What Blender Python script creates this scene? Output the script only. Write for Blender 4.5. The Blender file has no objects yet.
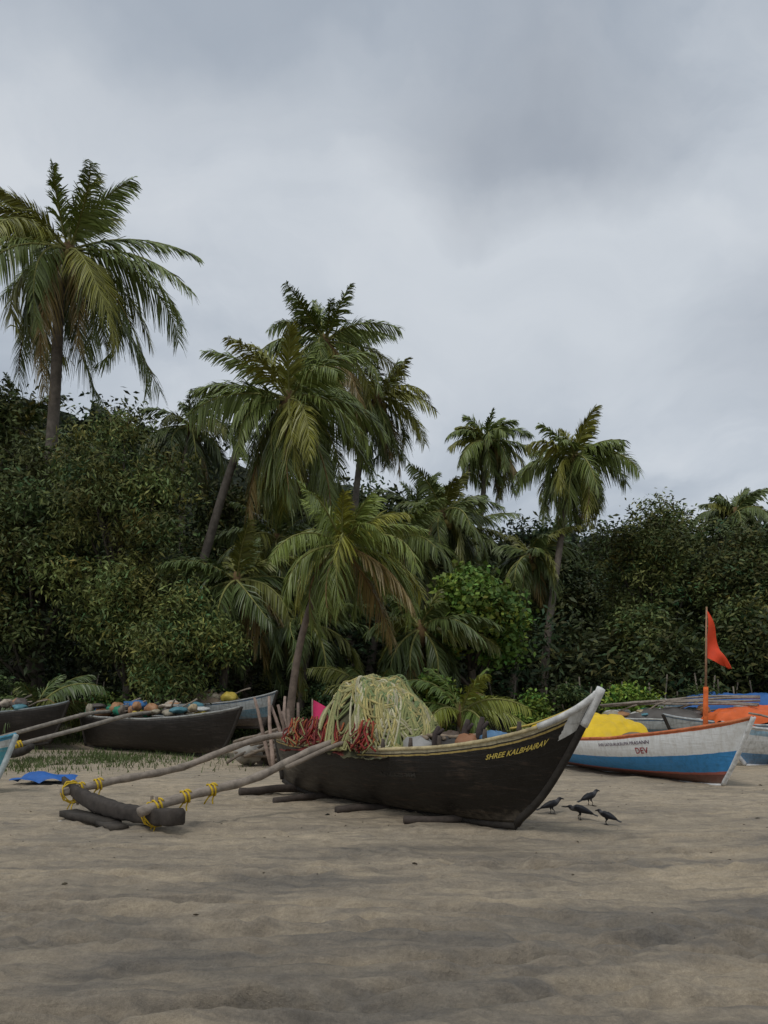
import bpy, math, random
import numpy as np
from mathutils import Vector, Matrix
rng=np.random.default_rng(7); random.seed(7)
sc=bpy.context.scene
sc.view_settings.view_transform='Standard'; sc.view_settings.look='None'; sc.view_settings.exposure=0

# ------------------------------------------------------------ helpers
def link(o,parent=None):
    sc.collection.objects.link(o)
    if parent is not None: o.parent=parent
    return o
def empty(name,loc=(0,0,0),rz=0,scale=1):
    e=bpy.data.objects.new(name,None); e.location=loc; e.rotation_euler=(0,0,rz); e.scale=(scale,)*3
    e.empty_display_size=.2
    return link(e)
def fast_mesh(name,V,F,mat=None,col=None,smooth=False,parent=None,attrs=None):
    V=np.asarray(V,dtype=np.float32); F=np.asarray(F,dtype=np.int32)
    me=bpy.data.meshes.new(name); n=len(V); m,k=F.shape
    me.vertices.add(n); me.vertices.foreach_set('co',V.ravel())
    me.loops.add(m*k); me.loops.foreach_set('vertex_index',F.ravel())
    me.polygons.add(m); me.polygons.foreach_set('loop_start',np.arange(0,m*k,k,dtype=np.int32))
    me.update(calc_edges=True)
    if smooth: me.polygons.foreach_set('use_smooth',np.ones(m,dtype=bool))
    if col is not None:
        c=np.ones((n,4),dtype=np.float32); c[:,:3]=np.asarray(col)
        a=me.color_attributes.new('col','FLOAT_COLOR','POINT'); a.data.foreach_set('color',c.ravel())
    if attrs is not None:
        a=me.attributes.new('sv','FLOAT_VECTOR','POINT'); a.data.foreach_set('vector',np.asarray(attrs,dtype=np.float32).ravel())
    me.validate()
    o=bpy.data.objects.new(name,me)
    if mat: me.materials.append(mat)
    return link(o,parent)
class B:
    def __init__(s): s.V=[];s.F=[];s.C=[];s.n=0
    def add(s,V,F,col=(1,1,1)):
        V=np.asarray(V,dtype=float).reshape(-1,3); F=np.asarray(F)
        if F.shape[1]==3: F=np.hstack([F,F[:,2:3]])
        s.V.append(V); s.F.append(F+s.n)
        c=np.asarray(col,dtype=float); s.C.append(np.broadcast_to(c,(len(V),3)) if c.ndim==1 else c)
        s.n+=len(V)
    def obj(s,name,mat,parent=None,smooth=True):
        V=np.vstack(s.V);F=np.vstack(s.F);C=np.vstack(s.C)
        me=bpy.data.meshes.new(name)
        fl=[]
        for f in F.tolist():
            fl.append(f[:3] if f[2]==f[3] else f)
        me.from_pydata(V.tolist(),[],fl); me.update()
        c=np.ones((len(V),4),dtype=np.float32); c[:,:3]=C
        a=me.color_attributes.new('col','FLOAT_COLOR','POINT'); a.data.foreach_set('color',c.ravel())
        if smooth: me.polygons.foreach_set('use_smooth',np.ones(len(fl),dtype=bool))
        o=bpy.data.objects.new(name,me); me.materials.append(mat)
        return link(o,parent)
def tube(pts,rad,n=8,cap=True,sq=None):
    P=np.asarray(pts,dtype=float); k=len(P)
    r=np.broadcast_to(np.asarray(rad,dtype=float),(k,)) if np.ndim(rad)<2 else None
    T=np.gradient(P,axis=0); T/=np.linalg.norm(T,axis=1)[:,None]+1e-9
    up=np.array([0,0,1.]) if abs(T[0,2])<.9 else np.array([0,1.,0])
    a=np.cross(up,T[0]); a/=np.linalg.norm(a)
    V=[];ang=np.linspace(0,2*np.pi,n,endpoint=False)+ (np.pi/n)
    for i in range(k):
        a=a-T[i]*np.dot(a,T[i]); a/=np.linalg.norm(a)+1e-9; b=np.cross(T[i],a)
        ra,rb=(r[i],r[i]) if sq is None else (sq[0]*r[i],sq[1]*r[i])
        V.append(P[i]+np.outer(np.cos(ang)*ra,a)+np.outer(np.sin(ang)*rb,b))
    V=np.vstack(V); F=[]
    for i in range(k-1):
        for j in range(n):
            j2=(j+1)%n; F.append((i*n+j,i*n+j2,(i+1)*n+j2,(i+1)*n+j))
    if cap:
        V=np.vstack([V,P[0],P[-1]]); c0=k*n;c1=c0+1
        for j in range(n):
            j2=(j+1)%n; F.append((c0,j2,j,j)); F.append((c1,(k-1)*n+j,(k-1)*n+j2,(k-1)*n+j2))
    return V,np.array(F)
def box(c,s,rz=0,ry=0,rx=0):
    M=Matrix.Rotation(rz,3,'Z')@Matrix.Rotation(ry,3,'Y')@Matrix.Rotation(rx,3,'X')
    V=[]
    for x in(-1,1):
        for y in(-1,1):
            for z in(-1,1):
                V.append(Vector(c)+M@Vector((x*s[0]/2,y*s[1]/2,z*s[2]/2)))
    F=[(0,1,3,2),(4,6,7,5),(0,4,5,1),(2,3,7,6),(0,2,6,4),(1,5,7,3)]
    return np.array([tuple(v) for v in V]),np.array(F)
def sm(x): 
    x=np.clip(x,0,1); return x*x*(3-2*x)
_perm=rng.random((256,256))
def vnoise(x,y):
    xi=np.floor(x).astype(int); yi=np.floor(y).astype(int); fx=x-xi; fy=y-yi
    fx=fx*fx*(3-2*fx); fy=fy*fy*(3-2*fy)
    g=lambda a,b:_perm[a%256,b%256]
    return (g(xi,yi)*(1-fx)+g(xi+1,yi)*fx)*(1-fy)+(g(xi,yi+1)*(1-fx)+g(xi+1,yi+1)*fx)*fy
def fbm(x,y,o=4):
    s=0;a=.5
    for i in range(o): s=s+a*vnoise(x*2**i+17*i,y*2**i+31*i); a*=.5
    return s
# ------------------------------------------------------------ materials
def newmat(name):
    m=bpy.data.materials.new(name); m.use_nodes=True; nt=m.node_tree
    b=nt.nodes['Principled BSDF']; return m,nt,b
def N(nt,t,**k):
    n=nt.nodes.new(t)
    for a,v in k.items(): setattr(n,a,v)
    return n
def noise(nt,vec,scale,detail=5,rough=.55,dist=0):
    n=N(nt,'ShaderNodeTexNoise'); n.inputs['Scale'].default_value=scale; n.inputs['Detail'].default_value=detail
    n.inputs['Roughness'].default_value=rough; n.inputs['Distortion'].default_value=dist
    if vec is not None: nt.links.new(vec,n.inputs['Vector'])
    return n.outputs['Fac']
def ramp(nt,fac,stops,interp='LINEAR'):
    r=N(nt,'ShaderNodeValToRGB'); r.color_ramp.interpolation=interp
    e=r.color_ramp.elements
    while len(e)>1: e.remove(e[-1])
    e[0].position=stops[0][0]; e[0].color=(*stops[0][1],1)
    for p,c in stops[1:]:
        x=e.new(p); x.color=(*c,1)
    nt.links.new(fac,r.inputs['Fac']); return r.outputs['Color']
def mix(nt,fac,a,b,mode='MIX'):
    m=N(nt,'ShaderNodeMix'); m.data_type='RGBA'; m.blend_type=mode
    for s,v in ((0,fac),(6,a),(7,b)):
        if isinstance(v,(int,float)): m.inputs[s].default_value=v
        elif isinstance(v,tuple): m.inputs[s].default_value=(*v,1)
        else: nt.links.new(v,m.inputs[s])
    return m.outputs[2]
def math_(nt,op,a,b=None,c=None):
    m=N(nt,'ShaderNodeMath'); m.operation=op
    for i,v in enumerate((a,b,c)):
        if v is None: continue
        if isinstance(v,(int,float)): m.inputs[i].default_value=v
        else: nt.links.new(v,m.inputs[i])
    return m.outputs[0]
def vmath(nt,op,a,b=None):
    m=N(nt,'ShaderNodeVectorMath'); m.operation=op
    for i,v in enumerate((a,b)):
        if v is None: continue
        if isinstance(v,tuple): m.inputs[i].default_value=v
        else: nt.links.new(v,m.inputs[i])
    return m
def bump(nt,b,h,strength=.3,dist=.02):
    n=N(nt,'ShaderNodeBump'); n.inputs['Strength'].default_value=strength; n.inputs['Distance'].default_value=dist
    nt.links.new(h,n.inputs['Height']); nt.links.new(n.outputs[0],b.inputs['Normal']); return n
def attr(nt,name): 
    a=N(nt,'ShaderNodeAttribute'); a.attribute_name=name; return a
def geo_pos(nt): return N(nt,'ShaderNodeNewGeometry').outputs['Position']
def obj_co(nt): return N(nt,'ShaderNodeTexCoord').outputs['Object']

def m_foliage(name,spec,rough):
    m,nt,b=newmat(name)
    nt.links.new(attr(nt,'col').outputs['Color'],b.inputs['Base Color'])
    b.inputs['Roughness'].default_value=rough
    b.inputs['Specular IOR Level'].default_value=spec
    return m
M_fol=m_foliage('foliage',.2,.55); M_frond=m_foliage('palm_frond',.4,.42)
def m_vcol(name,rough=.7,vary=.35,scale=18,bs=.3,bd=.01,spec=.3):
    m,nt,b=newmat(name); c=attr(nt,'col').outputs['Color']
    v=noise(nt,obj_co(nt),scale,6,.65)
    vv=ramp(nt,v,[(.25,(1-vary,)*3),(.75,(1+vary,)*3)])
    nt.links.new(mix(nt,1.0,c,vv,'MULTIPLY'),b.inputs['Base Color'])
    b.inputs['Roughness'].default_value=rough; b.inputs['Specular IOR Level'].default_value=spec
    bump(nt,b,v,bs,bd); return m
M_wood=m_vcol('weathered_wood',.8,.5,9,.6,.015)
M_bark=m_vcol('bark',.9,.5,5,.8,.03)
M_rope=m_vcol('rope',.85,.3,60,.6,.004)
M_cloth=m_vcol('tarpaulin',.5,.18,4,.3,.02)
M_plastic=m_vcol('plastic_goods',.5,.2,8,.1,.005)
M_paint=m_vcol('painted_lettering',.6,.25,30,.1,.002)
M_feather=m_vcol('feathers',.45,.3,60,.3,.003)

def hull_mat(name,bands,tip=None,wear=(.25,.18,.12),wamt=.35,rough=.6,dirt=.6,th=.5):
    m,nt,b=newmat(name); sv=attr(nt,'sv').outputs['Vector']
    sep=N(nt,'ShaderNodeSeparateXYZ'); nt.links.new(sv,sep.inputs[0])
    p=obj_co(nt)
    n1=noise(nt,p,6,6,.6)
    v=math_(nt,'ADD',sep.outputs['Y'],math_(nt,'MULTIPLY',math_(nt,'SUBTRACT',n1,.5),.03))
    c=ramp(nt,v,bands,'CONSTANT')
    if tip:
        f=math_(nt,'MULTIPLY',math_(nt,'GREATER_THAN',math_(nt,'ADD',sep.outputs['X'],math_(nt,'MULTIPLY',math_(nt,'SUBTRACT',n1,.5),.02)),tip[0]),math_(nt,'GREATER_THAN',v,tip[1]))
        c=mix(nt,f,c,tip[2])
    mp=N(nt,'ShaderNodeMapping'); mp.inputs['Scale'].default_value=(1.2,1,9); nt.links.new(p,mp.inputs['Vector'])
    st=noise(nt,mp.outputs[0],2.2,8,.7)
    wf=ramp(nt,st,[(th,(0,0,0)),(th+.18,(wamt,)*3)])
    c=mix(nt,wf,c,wear)
    mp2=N(nt,'ShaderNodeMapping'); mp2.inputs['Scale'].default_value=(7,7,.8); nt.links.new(p,mp2.inputs['Vector'])
    dr=noise(nt,mp2.outputs[0],2.5,6,.7)
    c=mix(nt,1.0,c,ramp(nt,dr,[(.3,(dirt,dirt*.97,dirt*.92)),(.55,(1.05,1.05,1.05))]),'MULTIPLY')
    sn=math_(nt,'SUBTRACT',math_(nt,'MULTIPLY',noise(nt,p,11,6,.7),.55),sep.outputs['Y'])
    sf=ramp(nt,sn,[(.12,(0,0,0)),(.3,(.45,.45,.45))])
    c=mix(nt,sf,c,(.22,.18,.13))
    nt.links.new(c,b.inputs['Base Color'])
    nt.links.new(ramp(nt,st,[(.3,(rough-.12,)*3),(.7,(rough+.25,)*3)]),b.inputs['Roughness'])
    b.inputs['Specular IOR Level'].default_value=.4
    fr=math_(nt,'FRACT',math_(nt,'MULTIPLY',sep.outputs['Y'],6.0))
    seam=math_(nt,'LESS_THAN',fr,.06)
    h=math_(nt,'SUBTRACT',math_(nt,'MULTIPLY',st,1.0),math_(nt,'MULTIPLY',seam,.35))
    bump(nt,b,h,.5,.02); return m
# ------------------------------------------------------------ world
w=bpy.data.worlds.new('World'); sc.world=w; w.use_nodes=True; nt=w.node_tree
bg=nt.nodes['Background']; bg.inputs['Strength'].default_value=.1
sky=N(nt,'ShaderNodeTexSky'); sky.sky_type='NISHITA'; sky.sun_disc=False
SE=math.radians(58); SA=math.radians(215)
sky.sun_elevation=SE; sky.sun_rotation=SA
D=N(nt,'ShaderNodeTexCoord').outputs['Generated']
nw=N(nt,'ShaderNodeTexNoise'); nw.inputs['Scale'].default_value=3.2; nw.inputs['Detail'].default_value=6; nw.inputs['Roughness'].default_value=.52; nt.links.new(D,nw.inputs['Vector'])
warp=vmath(nt,'SCALE',vmath(nt,'SUBTRACT',nw.outputs['Color'],(.5,.5,.5)).outputs[0]); warp.inputs['Scale'].default_value=.26
Dw=vmath(nt,'ADD',D,warp.outputs[0]).outputs[0]
mp=N(nt,'ShaderNodeMapping'); mp.inputs['Scale'].default_value=(1,1,2.6); mp.inputs['Location'].default_value=(.3,1.7,.4); mp.inputs['Rotation'].default_value=(0,math.radians(-12),0); nt.links.new(Dw,mp.inputs['Vector'])
n1=noise(nt,mp.outputs[0],2.6,7,.54,.3)
base=ramp(nt,n1,[(.3,(.37,.42,.485)),(.45,(.47,.52,.585)),(.57,(.58,.625,.68)),(.7,(.68,.715,.755))])
def blob(col,c,scl,amt,colr,e0=.25,e1=1.0):
    d=np.array(c,float); d/=np.linalg.norm(d)
    df=vmath(nt,'SUBTRACT',Dw,tuple(d)).outputs[0]
    df=vmath(nt,'MULTIPLY',df,scl).outputs[0]
    l=vmath(nt,'LENGTH',df).outputs['Value']
    f=ramp(nt,l,[(e0,(amt,)*3),((e0+e1)/2,(amt*.42,)*3),(e1,(0,0,0))])
    return mix(nt,f,col,colr)
f_=lambda px,py:((px-384)/885,1,(690-py)/885)
cl=base
cl=blob(cl,f_(190,190),(3.0,3,5),.55,(.62,.66,.71))
cl=blob(cl,f_(540,310),(2.6,3,5),.7,(.66,.70,.745))
cl=blob(cl,f_(300,-70),(1.2,2,6),.75,(.33,.38,.45))
cl=blob(cl,f_(535,130),(5.6,5,12),.75,(.31,.345,.40),.05,1.1)
cl=blob(cl,f_(800,310),(7,6,9),.6,(.36,.40,.46),.1,1.1)
cl10=mix(nt,1.0,cl,(10,10,10),'MULTIPLY')
fin=mix(nt,.93,sky.outputs[0],cl10)
nt.links.new(fin,bg.inputs['Color'])
w.cycles.sampling_method='MANUAL'; w.cycles.sample_map_resolution=256
sl=bpy.data.lights.new('sun','SUN'); sl.energy=1.1; sl.angle=math.radians(16); sl.color=(1,.97,.92)
so=bpy.data.objects.new('sun',sl); link(so)
sd=Vector((math.sin(SA)*math.cos(SE),math.cos(SA)*math.cos(SE),math.sin(SE)))
so.rotation_euler=(-sd).to_track_quat('-Z','Y').to_euler()

# ------------------------------------------------------------ camera
cam=bpy.data.cameras.new('camera'); co=bpy.data.objects.new('camera',cam); link(co); sc.camera=co
co.location=(0,0,1.5); co.rotation_euler=(math.radians(90),0,0)
cam.sensor_width=36; cam.sensor_fit='AUTO'; cam.lens=885/1024*36; cam.shift_y=178/1024; cam.clip_end=3000

# ------------------------------------------------------------ ground
def ground_h(x,y):
    bank=.7*sm((y-22.5-1.2*(vnoise(x*.25+3,y*0+2)-.5)*2)/6.0)
    bank=bank+ .8*sm((y-30)/30)
    return bank
def axis(lo,hi,step,far_lo,far_hi):
    a=list(np.arange(lo,hi+1e-6,step)); d=step
    x=hi
    while x<far_hi: d*=1.13; x+=d; a.append(x)
    x=lo; d=step; b_=[]
    while x>far_lo: d*=1.13; x-=d; b_.append(x)
    return np.array(b_[::-1]+a)
xs=axis(-6.5,7,.024,-900,900); ys=axis(3.4,13.5,.022,-300,1500)
X,Y=np.meshgrid(xs,ys)
Z=ground_h(X,Y)
near=sm((30-Y)/12)*sm((Y+5)/5)
Z+=near*((fbm(X*.5+5,Y*.7,3)-.45)*.12+(fbm(X*1.6,Y*3.2,4)-.45)*.06+(fbm(X*5,Y*7,4)-.4)*.04)
rip=sm((9.5-Y)/3)*sm((fbm(X*.5+40,Y*.8+11,3)-.36)*7)
Z+=rip*.010*np.sin((Y*1.0+.14*X+.55*fbm(X*1.1,Y*1.1+7,4))*48)
def track(x0,y0,x1,y1,wd,dep,seed,cv=0):
    global Z
    dx,dy=x1-x0,y1-y0; L=math.hypot(dx,dy); ux,uy=dx/L,dy/L
    t=(X-x0)*ux+(Y-y0)*uy; d=-(X-x0)*uy+(Y-y0)*ux+.12*np.sin(t*.5+seed)+cv*(t/L-.5)**2+(vnoise(t*.6+seed*9,t*0+seed)-.5)*.25
    m=near*(.25+1.1*vnoise(t*.9+seed,t*0+3))
    Z+= -dep*m*np.exp(-(d/wd)**2)+dep*.6*m*(np.exp(-((d-wd*1.6)/(wd*.6))**2)+np.exp(-((d+wd*1.6)/(wd*.6))**2))
    Z+= .010*m*np.sin(t*42+8*np.abs(d))*np.exp(-(d/wd)**4)
for i,(a,b_,c,d,cv) in enumerate([(-6,6.6,7,8.8,2.0),(-6,6.2,7,8.3,2.0),(-6,4.6,7,6.6,1),(-6,4.2,7,6.0,1),(-6,6.9,7,4.7,-1),(-6,6.4,7,4.3,-1),(-6,9.0,7,6.9,1.5),(-6,4.0,6,4.6,0),(-6,5.6,7,5.1,.6),(-2,3.6,7,7.4,0),(-1,3.4,7,6.9,0),(-6,10.6,7,8.0,1.5)]):
    track(a,b_,c,d,.07+.02*(i%3),.045,i*1.7,cv)
for k in range(560):
    fx=rng.uniform(-5,6); fy=rng.uniform(3.8,14); a=rng.uniform(0,6.28)
    ix=(np.abs(xs-fx)<.3); iy=(np.abs(ys-fy)<.3)
    sx=X[np.ix_(iy,ix)]-fx; sy=Y[np.ix_(iy,ix)]-fy
    u=sx*math.cos(a)+sy*math.sin(a); v=-sx*math.sin(a)+sy*math.cos(a)
    q=(u/.12)**2+(v/.055)**2
    Z[np.ix_(iy,ix)]+=(-.026*np.exp(-q*1.3)+.011*np.exp(-(np.sqrt(q)-1.6)**2*4))*rng.uniform(.2,1.2)
ny,nx=X.shape
idx=np.arange(nx*ny).reshape(ny,nx)
F=np.stack([idx[:-1,:-1],idx[:-1,1:],idx[1:,1:],idx[1:,:-1]],-1).reshape(-1,4)
m,nt,b=newmat('sand')
P=geo_pos(nt)
sep=N(nt,'ShaderNodeSeparateXYZ'); nt.links.new(P,sep.inputs[0])
mp=N(nt,'ShaderNodeMapping'); mp.inputs['Scale'].default_value=(.36,1.1,1); mp.inputs['Rotation'].default_value=(0,0,math.radians(9)); nt.links.new(P,mp.inputs['Vector'])
a1=noise(nt,mp.outputs[0],1.1,9,.6,.3)
mp_=N(nt,'ShaderNodeMapping'); mp_.inputs['Scale'].default_value=(.8,5,1); mp_.inputs['Rotation'].default_value=(0,0,math.radians(8)); nt.links.new(P,mp_.inputs['Vector'])
ar=noise(nt,mp_.outputs[0],1.5,7,.65,.4)
a2=noise(nt,P,.45,6,.6,.6)
am=noise(nt,P,7,6,.7)
a3=noise(nt,P,45,5,.7)
a4=noise(nt,P,300,3,.75)
wet=math_(nt,'ADD',math_(nt,'MULTIPLY',sep.outputs['Y'],-.028),math_(nt,'ADD',math_(nt,'MULTIPLY',a1,1.0),.19))
c=ramp(nt,wet,[(.28,(.49,.40,.285)),(.42,(.41,.335,.238)),(.54,(.315,.26,.19)),(.64,(.225,.192,.148))])
c=mix(nt,1.0,c,ramp(nt,a2,[(.35,(.88,.89,.91)),(.62,(1.06,1.05,1.03))]),'MULTIPLY')
c=mix(nt,1.0,c,ramp(nt,ar,[(.36,(.74,.76,.80)),(.5,(1.0,1.0,1.0)),(.66,(1.13,1.12,1.09))]),'MULTIPLY')
c=mix(nt,1.0,c,ramp(nt,am,[(.35,(.84,.84,.84)),(.65,(1.1,1.1,1.1))]),'MULTIPLY')
c=mix(nt,1.0,c,ramp(nt,a3,[(.3,(.80,.80,.80)),(.7,(1.16,1.16,1.16))]),'MULTIPLY')
c=mix(nt,1.0,c,ramp(nt,a4,[(.3,(.62,.62,.62)),(.55,(1.05,1.05,1.05)),(.75,(1.34,1.34,1.34))]),'MULTIPLY')
ye=math_(nt,'ADD',sep.outputs['Y'],math_(nt,'MULTIPLY',math_(nt,'SUBTRACT',noise(nt,P,.6,5,.65),.5),9))
soil=ramp(nt,noise(nt,P,3,6,.7),[(.35,(.03,.026,.016)),(.6,(.075,.062,.038)),(.75,(.05,.07,.02))])
fs=N(nt,'ShaderNodeMapRange'); fs.inputs['From Min'].default_value=21.5; fs.inputs['From Max'].default_value=25.5; nt.links.new(ye,fs.inputs['Value'])
c=mix(nt,fs.outputs[0],c,soil)
nt.links.new(c,b.inputs['Base Color']); b.inputs['Specular IOR Level'].default_value=.4
nt.links.new(ramp(nt,wet,[(.38,(.85,)*3),(.6,(.48,)*3)]),b.inputs['Roughness'])
h=math_(nt,'ADD',math_(nt,'ADD',math_(nt,'MULTIPLY',a3,.6),math_(nt,'MULTIPLY',a4,.3)),math_(nt,'ADD',math_(nt,'MULTIPLY',am,1.8),math_(nt,'MULTIPLY',ar,1.8))); bump(nt,b,h,.8,.03)
fast_mesh('sand_ground',np.stack([X,Y,Z],-1).reshape(-1,3),F,m,smooth=True)
def gz_at(x,y): return float(ground_h(np.array([x]),np.array([y]))[0])

# ------------------------------------------------------------ foliage tools
def unit(v): return v/(np.linalg.norm(v,axis=-1,keepdims=True)+1e-9)
FB=np.array([1.28,1.2,1.05])
def leaf_quads(C,per,sig,size,col,asp=.35,droop=.3,cvar=.4,lvar=.35,flat=.4):
    C=np.asarray(C); n=len(C)*per
    p=np.repeat(C,per,0)+rng.normal(size=(n,3))*sig*np.array([1,1,.75])
    a=unit(rng.normal(size=(n,3))*np.array([1,1,.6])-np.array([0,0,droop]))
    nr=unit(rng.normal(size=(n,3))+np.array([0,-.3,flat]))
    bb=unit(np.cross(nr,a)); l=size*rng.uniform(.6,1.3,(n,1)); wd=l*asp
    V=np.stack([p,p+a*l*.45+bb*wd*.5,p+a*l-np.array([0,0,1])*l*.1,p+a*l*.45-bb*wd*.5],1).reshape(-1,3)
    F=np.arange(n*4).reshape(-1,4)
    cc=np.repeat(rng.uniform(1-cvar,1+cvar,len(C)),per)*rng.uniform(1-lvar,1+lvar,n)
    hue=np.repeat(rng.normal(.04,.18,len(C)),per)
    col=np.asarray(col)*FB
    c=np.outer(cc,col); c[:,0]*=1+hue; c[:,2]*=1-hue*.5
    return V,F,np.repeat(np.clip(c,0.003,1),4,0)
def tree(name,x,y,top,rx,ry,zlo,col,seed,nblob=13,ncl=26,per=42,size=.2,asp=.35,trunk_r=.16,droop=.3,sig=.26):
    global rng
    rng=np.random.default_rng(seed)
    g=gz_at(x,y); e=empty(name,(x,y,g))
    top-=g; zc=(top+zlo)/2; rz=(top-zlo)/2
    bl=[]
    for i in range(nblob):
        d=unit(rng.normal(size=3)); r=rng.uniform(.35,.80)
        c=np.array([d[0]*rx*r,d[1]*ry*r,zc+d[2]*rz*r]); bl.append((c,rng.uniform(.26,.46)*min(rx,rz)*1.0,rng.uniform(.6,1.45)))
    bl.append((np.array([0,0,zc+rz*.7]),.35*rx,1.1))
    t=B(); top_p=np.array([rng.normal(0,.2),rng.normal(0,.2),zc+rz*.3])
    q=np.linspace(0,1,7)[:,None]; pts=q*top_p+np.array([.15,0,0])*np.sin(q*5)
    t.add(*tube(pts,np.linspace(trunk_r,trunk_r*.45,7),8),col=(.10,.08,.06))
    VV_=[];FF_=[];CC_=[];n0=0
    for c,r,br in bl:
        d=unit(rng.normal(size=(ncl,3))+np.array([0,-.15,.35])); C=c+d*r*rng.uniform(.55,1.2,(ncl,1))*np.array([1,1,.75])
        C=C[C[:,2]>.12]
        if len(C)==0: continue
        V,F,cc=leaf_quads(C,per,sig,size,np.array(col)*br,asp,droop)
        VV_.append(V);FF_.append(F+n0);CC_.append(cc);n0+=len(V)
        s0=pts[min(6,max(1,int(6*np.clip(c[2]/(top_p[2]+.01)*.6,0.1,.9))))]
        mid=(s0+c)/2+np.array([0,0,-.2]); t.add(*tube([s0,mid,c],[trunk_r*.45,trunk_r*.28,.02],6),col=(.09,.075,.055))
        for k in range(0,len(C),6): t.add(*tube([c,(c+C[k])/2,C[k]],[.025,.018,.008],4),col=(.07,.06,.04))
    fast_mesh('crown',np.vstack(VV_),np.vstack(FF_),M_fol,np.vstack(CC_),parent=e)
    t.obj('trunk_and_limbs',M_bark,e)
    return e
def frond(az,e0,L,droop,ll,seed_r,col,K=58,wid=.05,hang=1.0,spread=1.0):
    t=np.linspace(0,1,15); ang=e0-droop*t**1.3
    ds=L/14
    h=np.concatenate([[0],np.cumsum(np.cos(ang[:-1])*ds)]); z=np.concatenate([[0],np.cumsum(np.sin(ang[:-1])*ds)])
    sb=seed_r.normal(0,.14)*L
    out=np.array([math.cos(az),math.sin(az),0]); sd=np.array([-math.sin(az),math.cos(az),0])
    P=h[:,None]*out+z[:,None]*np.array([0,0,1])+(t**2)[:,None]*sb*sd
    P[:,0]+=.06*L*t**2
    u=np.linspace(.13,.995,K)+seed_r.normal(0,.003,K); u=np.clip(u,0,1)
    pk=np.stack([np.interp(u,t,P[:,i]) for i in range(3)],1)
    T=unit(np.gradient(pk,axis=0))
    S=unit(np.cross(T,np.array([0,0,1.]))+1e-6*sd)
    tw=seed_r.normal(0,.5)+.8*u[:,None]*seed_r.normal(0,.6)
    U=unit(np.cross(S,T)); S,U=S*np.cos(tw)+U*np.sin(tw),U*np.cos(tw)-S*np.sin(tw)
    prof=np.minimum(1,(u-.06)*4.5)*np.sqrt(np.clip(1.1-u,0,1))*1.12
    clump=.16*np.sin(u*38+seed_r.uniform(0,6))
    Vs=[];
    for s in (-1,1):
        l=(ll*prof*seed_r.uniform(.78,1.12,K))[:,None]
        lift=.10+clump[:,None]+seed_r.normal(0,.12,K)[:,None]
        d=unit(S*s*.8*spread+T*(.5+.45*u[:,None])+U*lift-np.array([0,0,.30])*hang)
        d[:,0]+=.08
        dz=np.array([0,0,-1.])
        dr=(.55*hang*seed_r.uniform(.5,1.5,K))[:,None]
        p0=pk; p1=p0+d*l*.5+dz*l*dr*.3; p2=p0+d*l*.88+dz*l*dr*1.05
        wv=T*wid*(.6+.4*prof[:,None])+U*seed_r.normal(0,.014,(K,1))
        Vs.append(np.stack([p0-wv*.4,p0+wv*.4,p1+wv*.5,p1-wv*.5,p2+wv*.1,p2-wv*.1],1))
    V=np.concatenate(Vs,0); keep=seed_r.random(len(V))>.06; V=V[keep]; n=len(V); V=V.reshape(-1,3)
    o=(np.arange(n)*6)[:,None]
    F=np.concatenate([o+np.array([0,1,2,3]),o+np.array([3,2,4,5])],0)
    c=np.outer(seed_r.uniform(.65,1.35,n),np.asarray(col)*np.array([1.22,1.2,1.05]))
    return V,F,np.repeat(c,6,0),P
PG=(.105,.135,.036)
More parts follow.
